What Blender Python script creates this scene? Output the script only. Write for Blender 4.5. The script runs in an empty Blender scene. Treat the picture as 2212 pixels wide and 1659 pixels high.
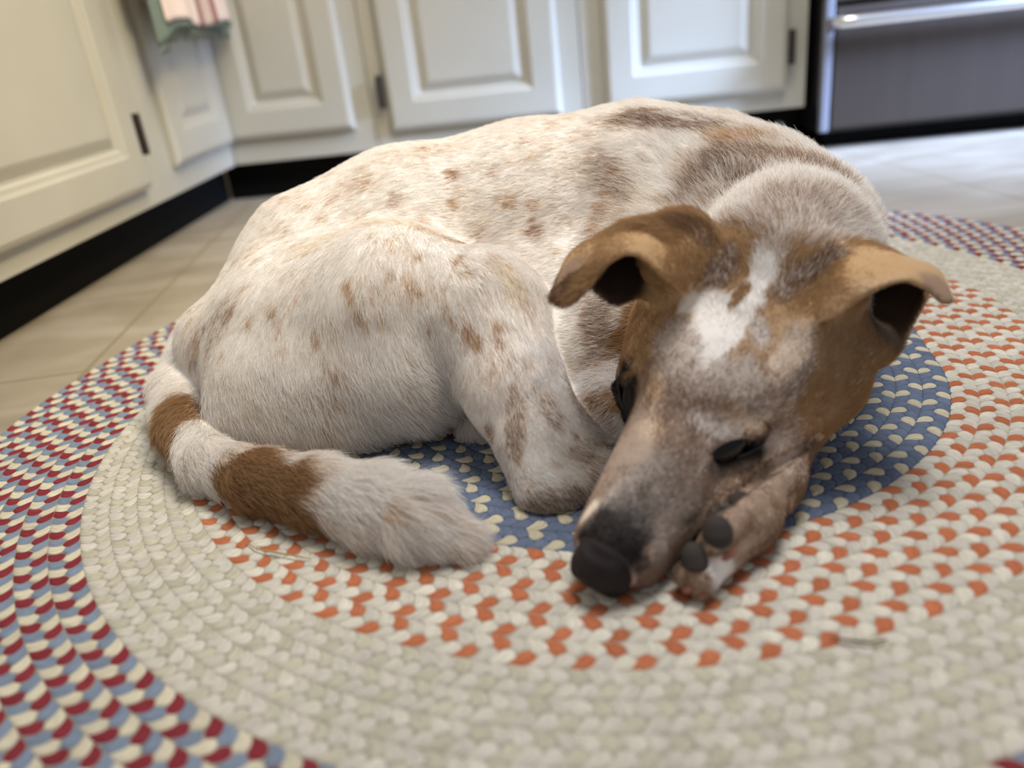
import bpy, math, random
import numpy as np
from mathutils import Vector, Matrix
from mathutils.bvhtree import BVHTree

FUR = True
GRID = 0.002
NHAIR = 600000

S = bpy.context.scene
COL = S.collection
rng = np.random.default_rng(7)
random.seed(7)

# ------------------------------------------------------------------ camera
CAM_H, FPX, PITCH, ROLL = 0.32, 1705.0, math.radians(24.3), math.radians(6.6)
cF = np.array([0, math.cos(PITCH), -math.sin(PITCH)])
_r0 = np.array([1.0, 0, 0]); _u0 = np.array([0, math.sin(PITCH), math.cos(PITCH)])
cX = math.cos(ROLL) * _r0 - math.sin(ROLL) * _u0
cY = math.sin(ROLL) * _r0 + math.cos(ROLL) * _u0
cC = np.array([0, 0, CAM_H])

def at(px, py, t):
    """point seen at photo pixel (px, py), t metres along the optical axis"""
    return cC + (cF + (px - 1106) / FPX * cX - (py - 829.5) / FPX * cY) * t

def on_floor(px, py, z=0.0):
    d = cF + (px - 1106) / FPX * cX - (py - 829.5) / FPX * cY
    return cC + d * ((z - CAM_H) / d[2])

cam = bpy.data.cameras.new('camera')
cam_o = bpy.data.objects.new('camera', cam); COL.objects.link(cam_o)
cam.sensor_width = 36; cam.lens = 36 * FPX / 2212
cam.clip_start = 0.01
M = Matrix.Identity(4)
for i in range(3):
    M[i][0] = cX[i]; M[i][1] = cY[i]; M[i][2] = -cF[i]; M[i][3] = cC[i]
cam_o.matrix_world = M
cam.dof.use_dof = True
cam.dof.focus_distance = 0.655
cam.dof.aperture_fstop = cam.lens / 1000 / 0.0096
S.camera = cam_o

# ------------------------------------------------------------------ light
S.view_settings.view_transform = 'Standard'; S.view_settings.look = 'None'
S.view_settings.gamma = 1; S.view_settings.use_curve_mapping = False
S.view_settings.exposure = 0.0
W = bpy.data.worlds.new('world'); S.world = W; W.use_nodes = True
bgn = W.node_tree.nodes['Background']
bgn.inputs[0].default_value = (0.95, 0.96, 1.0, 1); bgn.inputs[1].default_value = 0.34

def area(name, loc, target, sx, sy, power, col):
    l = bpy.data.lights.new(name, 'AREA'); l.shape = 'RECTANGLE'; l.size = sx; l.size_y = sy
    l.energy = power; l.color = col
    o = bpy.data.objects.new(name, l); COL.objects.link(o); o.location = loc
    o.rotation_euler = (Vector(target) - Vector(loc)).to_track_quat('-Z', 'Y').to_euler()
    return o
wl = area('window_daylight', (2.5, 0.95, 1.0), (1.0, 1.75, 0.12), 0.8, 0.8, 27, (0.42, 0.59, 1.0))
wl.data.spread = math.radians(34)
area('ceiling_lamp', (0.35, 0.80, 2.2), (0.15, 0.70, 0), 0.8, 0.8, 40, (1.0, 0.96, 0.91))
ll = area('left_cabinet_fill', (0.9, 0.1, 1.9), (-0.70, 1.25, 0.30), 0.4, 0.4, 4.2, (1.0, 0.84, 0.52))  # added warm fill, no fixture of the room; brightens the left cabinets
ll.data.spread = math.radians(50)

# ------------------------------------------------------------------ materials
def newmat(name, rough=0.5, col=(0.8, 0.8, 0.8), metal=0.0, spec=0.5):
    m = bpy.data.materials.new(name); m.use_nodes = True
    b = m.node_tree.nodes['Principled BSDF']
    b.inputs['Base Color'].default_value = (*col, 1); b.inputs['Roughness'].default_value = rough
    b.inputs['Metallic'].default_value = metal; b.inputs['Specular IOR Level'].default_value = spec
    return m
def N(m, t, **kw):
    n = m.node_tree.nodes.new(t)
    for k, v in kw.items(): setattr(n, k, v)
    return n
def L(m, a, b): m.node_tree.links.new(a, b)
def bsdf(m): return m.node_tree.nodes['Principled BSDF']
def noise_col(m, stops, scale, detail=4, stretch=(1, 1, 1), coord='Object', dist=0.0):
    tc = N(m, 'ShaderNodeTexCoord'); mp = N(m, 'ShaderNodeMapping'); mp.inputs['Scale'].default_value = stretch
    nz = N(m, 'ShaderNodeTexNoise'); nz.inputs['Scale'].default_value = scale; nz.inputs['Detail'].default_value = detail
    nz.inputs['Distortion'].default_value = dist
    cr = N(m, 'ShaderNodeValToRGB')
    L(m, tc.outputs[coord], mp.inputs[0]); L(m, mp.outputs[0], nz.inputs['Vector']); L(m, nz.outputs[0], cr.inputs[0])
    e = cr.color_ramp.elements
    e[0].position, e[0].color = stops[0][0], (*stops[0][1], 1)
    e[1].position, e[1].color = stops[-1][0], (*stops[-1][1], 1)
    for p, c in stops[1:-1]:
        x = e.new(p); x.color = (*c, 1)
    L(m, cr.outputs[0], bsdf(m).inputs['Base Color'])
    return nz, cr
def bump(m, src, strength, dist=0.001):
    b = N(m, 'ShaderNodeBump'); b.inputs['Strength'].default_value = strength; b.inputs['Distance'].default_value = dist
    L(m, src, b.inputs['Height']); L(m, b.outputs[0], bsdf(m).inputs['Normal'])

def srgb(r, g, b):
    f = lambda c: (c / 255 / 12.92) if c <= 10 else ((c / 255 + 0.055) / 1.055) ** 2.4
    return (f(r), f(g), f(b))

# ------------------------------------------------------------------ object helpers
def tag(o, label=None, cat=None, group=None, kind=None):
    for k, v in (('label', label), ('category', cat), ('group', group), ('kind', kind)):
        if v: o[k] = v
    return o
def empty(name, loc=(0, 0, 0), rz=0):
    o = bpy.data.objects.new(name, None); COL.objects.link(o); o.location = loc; o.rotation_euler = (0, 0, rz)
    o.empty_display_size = 0.02
    return o
def mesh_obj(name, V, Fc, mat=None, parent=None, smooth=False, loc=None):
    me = bpy.data.meshes.new(name); me.from_pydata([tuple(v) for v in V], [], [tuple(f) for f in Fc]); me.update()
    if smooth: me.polygons.foreach_set('use_smooth', [True] * len(me.polygons))
    o = bpy.data.objects.new(name, me); COL.objects.link(o)
    if mat: me.materials.append(mat)
    if parent: o.parent = parent
    if loc is not None: o.location = loc
    return o
def fast_mesh(name, V, Q, mat=None, parent=None):
    """V (n,3), Q (m,4) or (m,3) arrays"""
    me = bpy.data.meshes.new(name); k = Q.shape[1]
    me.vertices.add(len(V)); me.vertices.foreach_set('co', V.astype(np.float32).ravel())
    me.loops.add(Q.size); me.loops.foreach_set('vertex_index', Q.astype(np.int32).ravel())
    me.polygons.add(len(Q)); me.polygons.foreach_set('loop_start', np.arange(0, Q.size, k, dtype=np.int32))
    me.polygons.foreach_set('use_smooth', np.ones(len(Q), dtype=bool))
    me.update(calc_edges=True); me.validate()
    o = bpy.data.objects.new(name, me); COL.objects.link(o)
    if mat: me.materials.append(mat)
    if parent: o.parent = parent
    return o
def set_color(o, C, name='Col'):
    a = o.data.color_attributes.new(name, 'FLOAT_COLOR', 'POINT')
    c = np.ones((len(C), 4), np.float32); c[:, :3] = C
    a.data.foreach_set('color', c.ravel())
class MB:
    def __init__(s): s.V = []; s.F = []
    def box(s, x0, x1, y0, y1, z0, z1):
        b = len(s.V)
        s.V += [(x0,y0,z0),(x1,y0,z0),(x1,y1,z0),(x0,y1,z0),(x0,y0,z1),(x1,y0,z1),(x1,y1,z1),(x0,y1,z1)]
        s.F += [tuple(b+i for i in f) for f in ((0,3,2,1),(4,5,6,7),(0,1,5,4),(1,2,6,5),(2,3,7,6),(3,0,4,7))]
        return s
    def build(s, name, mat, parent=None, bevel=0.0, smooth=False):
        o = mesh_obj(name, s.V, s.F, mat, parent, smooth)
        if bevel:
            m = o.modifiers.new('bevel', 'BEVEL'); m.width = bevel; m.segments = 3; m.limit_method = 'ANGLE'
        return o

# ------------------------------------------------------------------ room
m_paint = newmat('cream_cabinet_paint', .38, srgb(222, 216, 196), spec=.45)
nz, _ = noise_col(m_paint, [(.3, srgb(170, 166, 151)), (.7, srgb(182, 178, 165))], 3.0, 3)
m_black = newmat('black_toe_kick', .75, (.0035, .0032, .003), spec=.1)
m_floor = newmat('stone_tile', .30, spec=.5)
nz, cr = noise_col(m_floor, [(.25, srgb(142, 131, 113)), (.5, srgb(160, 149, 131)), (.75, srgb(174, 165, 151))], 5.0, 8, (1, 2.2, 1), dist=.6)
_tc = N(m_floor, 'ShaderNodeTexCoord'); _mp = N(m_floor, 'ShaderNodeMapping'); _mp.inputs['Rotation'].default_value = (0, 0, math.radians(-4)); _mp.inputs['Location'].default_value = (.11, .07, 0)
_bk = N(m_floor, 'ShaderNodeTexBrick'); _bk.offset = 0; _bk.inputs['Scale'].default_value = 1; _bk.inputs['Brick Width'].default_value = .33; _bk.inputs['Row Height'].default_value = .33
_bk.inputs['Mortar Size'].default_value = .0028; _bk.inputs['Mortar Smooth'].default_value = .3
_mx = N(m_floor, 'ShaderNodeMix', data_type='RGBA'); _mx.inputs[7].default_value = (*srgb(140, 124, 102), 1)
L(m_floor, _tc.outputs['Object'], _mp.inputs[0]); L(m_floor, _mp.outputs[0], _bk.inputs['Vector'])
L(m_floor, _bk.outputs['Fac'], _mx.inputs[0]); L(m_floor, cr.outputs[0], _mx.inputs[6]); L(m_floor, _mx.outputs[2], bsdf(m_floor).inputs['Base Color'])
_rr = N(m_floor, 'ShaderNodeMapRange'); _rr.inputs['To Min'].default_value = .22; _rr.inputs['To Max'].default_value = .42
L(m_floor, nz.outputs[0], _rr.inputs[0]); L(m_floor, _rr.outputs[0], bsdf(m_floor).inputs['Roughness'])
bump(m_floor, nz.outputs[0], .12, .002)
m_wall = newmat('wall_paint', .85, srgb(225, 218, 205), spec=.2)
m_steel = newmat('brushed_steel', .5, (.20, .185, .175), metal=.5, spec=.3)
_n, _c = noise_col(m_steel, [(.3, (.048, .035, .026)), (.7, (.053, .039, .029))], 60, 2, (1, 1, .02))
m_steel2 = newmat('polished_steel', .3, (.72, .71, .70), metal=1.0)
m_enamel = newmat('black_enamel', .35, (.006, .006, .007))
m_hinge = newmat('bronze_hinge', .4, (.055, .045, .038), metal=.6)

floor = mesh_obj('floor', [(-2.2, -1.2, 0), (3.4, -1.2, 0), (3.4, 3.0, 0), (-2.2, 3.0, 0)], [(0, 1, 2, 3)], m_floor)
tag(floor, kind='structure')

def run_frame(p, q):
    """frame of a cabinet run: u along, v out of the face into the room"""
    p = np.array([*p, 0.]); q = np.array([*q, 0.])
    u = (q - p) / np.linalg.norm(q - p); v = np.array([u[1], -u[0], 0.])
    return p, math.atan2(u[1], u[0])
BACK, BANG = run_frame((-.590, 1.949), (.72, 1.821))
LEFT, LANG = run_frame((-.641, 1.013), (-.590, 1.949))
# local axes of a run empty: x along the face, -y out into the room, z up
def door_mesh(x0, x1, z0, z1, w=.072, th=.019):
    prof = [(0, 0), (0, th - .007), (.004, th - .003), (.011, th), (w - .012, th), (w - .006, th - .0035), (w, th - .0045), (w + .004, th - .0105),
            (w + .009, th - .0105), (w + .024, th - .0045), (w + .028, th - .0035)]
    V = []; Fc = []
    for ins, d in prof:
        V += [(x0 + ins, -d, z0 + ins), (x1 - ins, -d, z0 + ins), (x1 - ins, -d, z1 - ins), (x0 + ins, -d, z1 - ins)]
    for i in range(len(prof) - 1):
        for j in range(4):
            a = 4 * i + j; b = 4 * i + (j + 1) % 4
            Fc.append((a, b, b + 4, a + 4))
    k = 4 * (len(prof) - 1); Fc.append((k, k + 1, k + 2, k + 3)); Fc.append((3, 2, 1, 0))
    return V, Fc
def cabinet(name, org, ang, x0, x1, doors, label, depth=.5, zt=.78, extra=None):
    root = empty(name, (org[0] + math.cos(ang) * x0, org[1] + math.sin(ang) * x0, 0), ang)
    tag(root, label, 'cabinet', 'painted base cabinets around the kitchen corner')
    w = x1 - x0
    MB().box(0, w, 0, depth, .088, zt).build('carcass', m_paint, root, .0015)
    for (a, b, z0, z1, hx) in doors:
        V, Fc = door_mesh(a - x0, b - x0, z0, z1)
        V = [(x, y - .0005, z) for x, y, z in V]
        d = mesh_obj('door', V, Fc, m_paint, root)
        if hx is not None:
            h = MB(); hc = hx - x0
            h.box(hc - .005, hc + .005, -.024, -.0005, .180, .250)
            h.build('hinge', m_hinge, d, .0015)
    return root
cabinet('base_cabinet', BACK, BANG, .0, .345, [(.006, .303, .143, .62, None)], 'cream painted base cabinet whose door meets the inside corner of the kitchen')
cabinet('base_cabinet', BACK, BANG, .347, .825, [(.387, .778, .127, .62, .374)], 'greyish cream base cabinet directly behind the middle of the dog, hinge on its left edge')
cabinet('base_cabinet', BACK, BANG, .827, 1.313, [(.877, 1.268, .129, .62, 1.278)], 'bright bluish white base cabinet next to the steel range')
cabinet('base_cabinet', LEFT, LANG, -.42, .52, [(-.38, .455, .124, .62, .463)], 'warm cream base cabinet at the left edge, nearest to the camera')
cabinet('base_cabinet', LEFT, LANG, .522, .934, [(.592, .915, .140, .62, None)], 'cream base cabinet behind the hanging towel, left of the inside corner')
for nm, org, ang, x0, x1 in (('baseboard_back', BACK, BANG, -.052, 1.31), ('baseboard_left', LEFT, LANG, -.42, .99)):
    o = MB().box(x0, x1, .055, .075, 0, .088).build(nm, m_black)
    o.location = (org[0], org[1], 0); o.rotation_euler = (0, 0, ang); tag(o, kind='structure')
# walls behind and above the cabinets
for nm, org, ang, x0, x1 in (('wall_back', BACK, BANG, -.6, 3.6), ('wall_left', LEFT, LANG, -2.2, 1.6)):
    o = MB().box(x0, x1, .52, .60, 0, 2.4).build(nm, m_wall)
    o.location = (org[0], org[1], 0); o.rotation_euler = (0, 0, ang); tag(o, kind='structure')

# range
rg = empty('kitchen_range', (.721, 1.742, 0), BANG)
tag(rg, 'stainless steel kitchen range with a horizontal bar handle on its bottom drawer', 'stove')
MB().box(.004, .74, .022, .40, .036, .86).build('range_body', m_enamel, rg, .002)
MB().box(.020, .744, 0, .022, .044, .284).build('drawer_front', m_steel, rg, .006, False)
m_steel3 = newmat('satin_trim', .5, srgb(120, 120, 128), metal=.3)
MB().box(.0, .018, -.002, .020, .040, .84).build('side_trim', m_steel3, rg, .003)
MB().box(.0, .744, .0, .022, .292, .80).build('oven_door', m_steel, rg, .006)
MB().box(.03, .70, .062, .30, 0, .036).build('plinth', m_black, rg)
def tube(name, pts, r, mat, parent=None, n=14, taper=None):
    pts = [np.array(p, float) for p in pts]; V = []; Fc = []
    for i, p in enumerate(pts):
        t = pts[min(i + 1, len(pts) - 1)] - pts[max(i - 1, 0)]; t /= np.linalg.norm(t)
        a = np.cross(t, (0, 0, 1.)); 
        if np.linalg.norm(a) < 1e-3: a = np.array([1., 0, 0])
        a /= np.linalg.norm(a); b = np.cross(t, a); rr = r if taper is None else taper[i]
        for k in range(n):
            q = 2 * math.pi * k / n; V.append(p + rr * (math.cos(q) * a + math.sin(q) * b))
    for i in range(len(pts) - 1):
        for k in range(n):
            Fc.append((i * n + k, i * n + (k + 1) % n, (i + 1) * n + (k + 1) % n, (i + 1) * n + k))
    Fc.append(tuple(range(n))[::-1]); Fc.append(tuple(range((len(pts) - 1) * n, len(pts) * n)))
    return mesh_obj(name, V, Fc, mat, parent, True)
HZ = .256
hd = tube('handle', [(.018, .0, HZ), (.018, -.026, HZ), (.024, -.036, HZ), (.05, -.039, HZ), (.37, -.041, HZ), (.68, -.039, HZ), (.704, -.036, HZ), (.710, -.026, HZ), (.710, 0, HZ)], .0125, m_steel2, rg)

ds = empty('door_stop', (.655, 1.80, 0), BANG)
tag(ds, 'small round grey door stop in the dark toe space beside the range', 'door stop')
m_grey = newmat('grey_rubber', .6, (.09, .09, .10))
tube('stop_disc', [(0, 0, .052), (0, .012, .052)], .0115, m_grey, ds)
tube('stop_stem', [(0, .012, .052), (0, .055, .052)], .005, m_hinge, ds)

# dish towel over a bar on the left run, in front of the cabinet by the corner
m_towel = newmat('towel_cotton', .95, spec=.1)
_tc = N(m_towel, 'ShaderNodeTexCoord'); _sx = N(m_towel, 'ShaderNodeSeparateXYZ'); L(m_towel, _tc.outputs['Object'], _sx.inputs[0])
_cr = N(m_towel, 'ShaderNodeValToRGB'); _mr = N(m_towel, 'ShaderNodeMapRange'); _mr.inputs['From Min'].default_value = 0; _mr.inputs['From Max'].default_value = .40
L(m_towel, _sx.outputs[0], _mr.inputs[0]); L(m_towel, _mr.outputs[0], _cr.inputs[0])
_e = _cr.color_ramp.elements; _cr.color_ramp.interpolation = 'CONSTANT'
P1 = (*srgb(226, 206, 194), 1); P2 = (*srgb(150, 112, 104), 1); P3 = (*srgb(205, 180, 165), 1)
_e[0].position = 0; _e[0].color = P1; _e[1].position = .48; _e[1].color = P2
for p_, c_ in ((.53, P3), (.64, P2), (.69, P1)): _x = _e.new(p_); _x.color = c_
L(m_towel, _cr.outputs[0], bsdf(m_towel).inputs['Base Color'])
m_sage = newmat('sage_cotton', .95, srgb(112, 124, 112), spec=.1)
m_barm = newmat('dark_bar', .4, (.06, .05, .045), metal=.8)
ca, sa = math.cos(LANG), math.sin(LANG)
def lw(u, v, z): return (LEFT[0] + ca * u + sa * v, LEFT[1] + sa * u - ca * v, z)
bar = empty('towel_bar', lw(.50, 0, 0), LANG)
tag(bar, 'thin dark towel bar on the left cabinets, above the frame, carrying the towel', 'towel bar')
tube('rail', [(0, -.060, .60), (.46, -.060, .60)], .006, m_barm, bar)
for x in (.01, .45): tube('bracket', [(x, -.0005, .60), (x, -.062, .60)], .005, m_barm, bar)
tw = empty('dish_towel', lw(.52, 0, 0), LANG)
tag(tw, 'pinkish cream dish towel with brown stripes and sage green edging, hanging at the upper left', 'towel', )
def cloth(name, x0, x1, zb, mat, parent, off, th=.0035, seed=0, wav=.007):
    nx, nz_ = 60, 26; path = []
    for i in range(nz_): path.append((-.060 - .0085 - off, zb(0) + (.600 - zb(0)) * i / (nz_ - 1)))
    for i in range(1, 9):
        a = math.pi * i / 9; path.append((-.060 - (.0085 + off) * math.cos(a), .600 + (.0085 + off) * math.sin(a)))
    for i in range(12): path.append((-.060 + .0085 + off, .600 - .17 * i / 11))
    n = len(path); V = []; Fc = []
    for sgn in (-1, 1):
        for j in range(nx):
            fx = j / (nx - 1); x = x0 + (x1 - x0) * fx
            for i, (y, z) in enumerate(path):
                k = min(max((.600 - z) / .25, 0), 1) if i < nz_ else 0
                w = wav * k * (math.sin(x * 34 + seed) + .5 * math.sin(x * 71 + 2 * seed)) - wav * k * 1.2
                zz = z
                if i < nz_: zz = .600 - (.600 - z) * (.600 - zb(fx)) / (.600 - zb(0))
                yy = y + w + sgn * th / 2 * (1 if i < nz_ + 4 else -1)
                V.append((x, yy, zz))
    b = nx * n
    for j in range(nx - 1):
        for i in range(n - 1):
            q = (j * n + i, (j + 1) * n + i, (j + 1) * n + i + 1, j * n + i + 1)
            Fc.append(q); Fc.append(tuple(b + k for k in q[::-1]))
    for j in range(nx - 1):
        Fc.append((j * n, b + j * n, b + (j + 1) * n, (j + 1) * n)); Fc.append((j * n + n - 1, (j + 1) * n + n - 1, b + (j + 1) * n + n - 1, b + j * n + n - 1))
    for i in range(n - 1):
        Fc.append((i, i + 1, b + i + 1, b + i)); k = (nx - 1) * n; Fc.append((k + i, b + k + i, b + k + i + 1, k + i + 1))
    return mesh_obj(name, V, Fc, mat, parent, True)
cloth('towel_cloth', .030, .375, lambda f: .388 + .006 * math.sin(f * 9), m_towel, tw, .0060, seed=1.3)
cloth('towel_lining', .0, .385, lambda f: .380 - .03 * max(0, 1 - f * 5), m_sage, tw, .0, seed=1.3)
for k in range(24):
    x = .002 + .016 * k; zz = .382 - .03 * max(0, 1 - k / 4.8)
    tube('fringe', [(x, -.0705, zz + .004), (x + .002, -.0715, zz - .006), (x - .002, -.070, zz - .016 - .004 * (k % 3))], .0022, m_sage, tw, n=6)

# ------------------------------------------------------------------ braided rug
m_rug = newmat('braided_wool', .95, spec=.08)
_vc = N(m_rug, 'ShaderNodeVertexColor'); _vc.layer_name = 'Col'
_uv = N(m_rug, 'ShaderNodeUVMap'); _uv.uv_map = 'strand'
_mp = N(m_rug, 'ShaderNodeMapping'); _mp.inputs['Scale'].default_value = (110, 620, 1)
_nz = N(m_rug, 'ShaderNodeTexNoise'); _nz.inputs['Scale'].default_value = 1.0; _nz.inputs['Detail'].default_value = 4; _nz.inputs['Distortion'].default_value = .6
L(m_rug, _uv.outputs[0], _mp.inputs[0]); L(m_rug, _mp.outputs[0], _nz.inputs['Vector'])
_mr = N(m_rug, 'ShaderNodeMapRange'); _mr.inputs['From Min'].default_value = .3; _mr.inputs['From Max'].default_value = .7; _mr.inputs['To Min'].default_value = .80; _mr.inputs['To Max'].default_value = 1.06
_tc = N(m_rug, 'ShaderNodeTexCoord'); _n2 = N(m_rug, 'ShaderNodeTexNoise'); _n2.inputs['Scale'].default_value = 7; _n2.inputs['Detail'].default_value = 5
L(m_rug, _tc.outputs['Object'], _n2.inputs['Vector'])
_m2 = N(m_rug, 'ShaderNodeMapRange'); _m2.inputs['From Min'].default_value = .3; _m2.inputs['From Max'].default_value = .7; _m2.inputs['To Min'].default_value = .93; _m2.inputs['To Max'].default_value = 1.05
_mm = N(m_rug, 'ShaderNodeMath', operation='MULTIPLY'); L(m_rug, _nz.outputs[0], _mr.inputs[0]); L(m_rug, _n2.outputs[0], _m2.inputs[0])
L(m_rug, _mr.outputs[0], _mm.inputs[0]); L(m_rug, _m2.outputs[0], _mm.inputs[1])
_vm = N(m_rug, 'ShaderNodeVectorMath', operation='SCALE'); L(m_rug, _vc.outputs[0], _vm.inputs[0]); L(m_rug, _mm.outputs[0], _vm.inputs['Scale'])
L(m_rug, _vm.outputs[0], bsdf(m_rug).inputs['Base Color'])
bump(m_rug, _nz.outputs[0], .9, .0014)
RC = np.array([.109, .747]); RA = 1.329; RL = .046; RW = .0204
C_BLUE = srgb(104, 116, 140); C_TAN = srgb(200, 192, 168); C_OR = srgb(184, 112, 80); C_CR = srgb(214, 209, 196); C_CR2 = srgb(202, 197, 186)
C_SAGE = srgb(190, 186, 168); C_RED = srgb(132, 52, 60); C_OB = srgb(126, 140, 160); C_OC = srgb(208, 200, 178); C_CR3 = srgb(204, 199, 189)
def ring_point(s, r):
    """point and tangent at arc length s (array) on the stadium of radius r"""
    per = 2 * math.pi * r + 4 * RL
    s = np.mod(s, per); P = np.zeros((len(s), 2)); T = np.zeros((len(s), 2))
    h = math.pi * r
    a = s < h; P[a] = np.stack([RL + r * np.sin(s[a] / r), -r * np.cos(s[a] / r)], 1); T[a] = np.stack([np.cos(s[a] / r), np.sin(s[a] / r)], 1)
    b = (s >= h) & (s < h + 2 * RL); P[b] = np.stack([RL - (s[b] - h), np.full(b.sum(), r)], 1); T[b] = (-1, 0)
    c = (s >= h + 2 * RL) & (s < 2 * h + 2 * RL); q = (s[c] - h - 2 * RL) / max(r, 1e-6); P[c] = np.stack([-RL - r * np.sin(q), r * np.cos(q)], 1); T[c] = np.stack([-np.cos(q), -np.sin(q)], 1)
    d = s >= 2 * h + 2 * RL; P[d] = np.stack([-RL + (s[d] - 2 * h - 2 * RL), np.full(d.sum(), -r)], 1); T[d] = (1, 0)
    R = np.array([[math.cos(RA), -math.sin(RA)], [math.sin(RA), math.cos(RA)]])
    return RC + P @ R.T, T @ R.T
NU, NW = 6, 8                       # across the strand, along the strand
gu = np.linspace(0, 1, NU); gw = np.linspace(0, 1, NW)
GU, GW = np.meshgrid(gu, gw, indexing='ij')
prof_u = (1 - np.abs(2 * GU - 1) ** 3.6) ** .6
prof_w = (1 - np.abs(2 * GW - 1) ** 6) ** .5
RV = []; RQ = []; RCOL = []; RUV = []
qb = np.array([[i * NW + j, (i + 1) * NW + j, (i + 1) * NW + j + 1, i * NW + j + 1] for i in range(NU - 1) for j in range(NW - 1)])
rrng = np.random.default_rng(11)
nb = 0
REDC = np.array([-.030, .604])         # a mended spot in the blue with dark red strands
ring_edges = [(.0052 + .0204 * i) for i in range(24)] + [.4744 + .0218 * (i + 1) for i in range(6)]
for ri in range(len(ring_edges) - 1):
    r0, r1 = ring_edges[ri], ring_edges[ri + 1]; w = r1 - r0; rm = (r0 + r1) / 2
    per = 2 * math.pi * rm + 4 * RL
    n3 = max(2, int(round(per / .0325))); n = n3 * 3; pitch = per / n
    if ri < 14: pal = (C_BLUE, C_BLUE, C_TAN)
    elif ri < 19: pal = (C_CR, C_OR, C_CR2)
    elif ri < 23: pal = (C_CR3, C_SAGE, C_CR2)
    else: pal = (C_RED, C_OB, C_OC)
    ph0 = rrng.random() * 0 + ri * 1.35
    for side in (0, 1):
        for k in range(n):
            col = np.array(pal[(k + (0 if side == 0 else 2)) % 3]) * (1 + rrng.normal() * .045)
            s0 = (k + ph0 + (.5 if side else 0)) * pitch
            # strand piece: along GW from the braid's outer edge (0) to its centre line (1)
            ww_ = GW; uu = (GU - .5)
            jit = rrng.normal(size=3) * .06
            small = ri < 14 and pal[(k + (0 if side == 0 else 2)) % 3] == C_TAN
            # lozenge: leans forward towards the centre line, pointed where it dives under
            ext = .47 + .15 * (1 - np.abs(2 * GU - 1) ** 1.5)
            nn = (ww_ * ext)                                             # fraction of braid width from its edge
            wid = 1.22 - .36 * np.abs(2 * ww_ - 1) ** 2.4
            ss = s0 + pitch * (uu * wid * (1 + jit[0] * .5) + .50 * ww_ + .22 * np.sin(math.pi * ww_) + jit[1] * .5)
            z = .0064 + .0015 * prof_u * prof_w * (1 + jit[2] * 2)
            if small: ss = s0 + pitch * (uu * wid * .98 + .50 * ww_ + .22 * np.sin(math.pi * ww_))
            elif ri < 14: z = z - .0002; ss = s0 + pitch * (uu * wid * 1.08 + .50 * ww_ + .22 * np.sin(math.pi * ww_))
            rr = r0 + w * (nn - .03) if side == 0 else r1 - w * (nn - .03)
            P, T = ring_point((ss / rm).ravel() * rm, rm)
            if ri < 14 and np.hypot(*((P.mean(0) - REDC) / (.038, .022))) < 1 and rrng.random() < .42: col = np.array(C_RED)
            nrm = np.stack([T[:, 1], -T[:, 0]], 1)                       # outward
            xy = P + nrm * (rr.ravel() - rm)[:, None]
            RV.append(np.concatenate([xy, z.reshape(-1, 1)], 1))
            q = qb + nb
            RQ.append(q if side == 0 else q[:, ::-1]); nb += NU * NW
            RCOL.append(np.repeat(col[None], NU * NW, 0))
            o = rrng.random(2) * 5
            RUV.append(np.stack([GW.ravel() * .014 + o[0], GU.ravel() * .011 + o[1]], 1))
RV = np.concatenate(RV); RQ = np.concatenate(RQ); RCOL = np.concatenate(RCOL); RUV = np.concatenate(RUV)
# solid backing under the braids
na = 160
ang = np.linspace(0, 1, na, endpoint=False)
def disc(r, z):
    P, _ = ring_point(ang * (2 * math.pi * r + 4 * RL), r); return np.concatenate([P, np.full((na, 1), z)], 1)
base = np.concatenate([disc(.604, .0002), disc(.604, .0070), disc(.2925, .0070), disc(.2915, .0070), disc(.02, .0070)])
bq = []
for j in range(4):
    for i in range(na): bq.append([j * na + i, j * na + (i + 1) % na, (j + 1) * na + (i + 1) % na, (j + 1) * na + i])
RQ = np.concatenate([RQ, np.array(bq) + nb]); RV = np.concatenate([RV, base])
RCOL = np.concatenate([RCOL, np.concatenate([np.repeat(np.array([srgb(170, 164, 152)]), 3 * na, 0), np.repeat(np.array([srgb(84, 96, 120)]), 2 * na, 0)])]); RUV = np.concatenate([RUV, base[:, :2]])
rug = fast_mesh('braided_rug', RV, RQ, m_rug)
set_color(rug, RCOL)
uvl = rug.data.uv_layers.new(name='strand')
li = np.zeros(len(rug.data.loops), np.int32); rug.data.loops.foreach_get('vertex_index', li)
uvl.data.foreach_set('uv', RUV[li].astype(np.float32).ravel())
tag(rug, 'oval braided rug with blue, orange, cream and red bands under the dog', 'rug')

m_straw = newmat('dry_straw', .6, srgb(168, 146, 104)); m_twig = newmat('dark_twig', .7, srgb(104, 84, 66))
def litter(name, pts, r, mat, label, cat):
    P = [on_floor(x, y, .0098 + h) for x, y, h in pts]
    P = [np.array(p) for p in P]; out = []
    for a, b in zip(P[:-1], P[1:]):
        out += [a + (b - a) * u for u in (0, .33, .66)]
    out.append(P[-1]); o_ = out[0].copy()
    root = tube(name, [p - o_ for p in out], r, mat, None, n=8, taper=[r * (1 - .5 * abs(2 * i / (len(out) - 1) - 1)) for i in range(len(out))])
    root.location = o_; tag(root, label, cat)
litter('straw_stalk', [(532, 1172, .0), (556, 1186, .001), (600, 1194, .001), (645, 1202, .001), (672, 1207, .0)], .0007, m_straw, 'thin pale straw lying across orange dabs of the rug in front of the tail', 'straw')
litter('twig', [(1795, 1376, .0), (1840, 1384, .0005), (1880, 1388, .0005), (1915, 1382, .0)], .0009, m_twig, 'short dark twig on the rug near the orange and cream border, lower right', 'twig')

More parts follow.
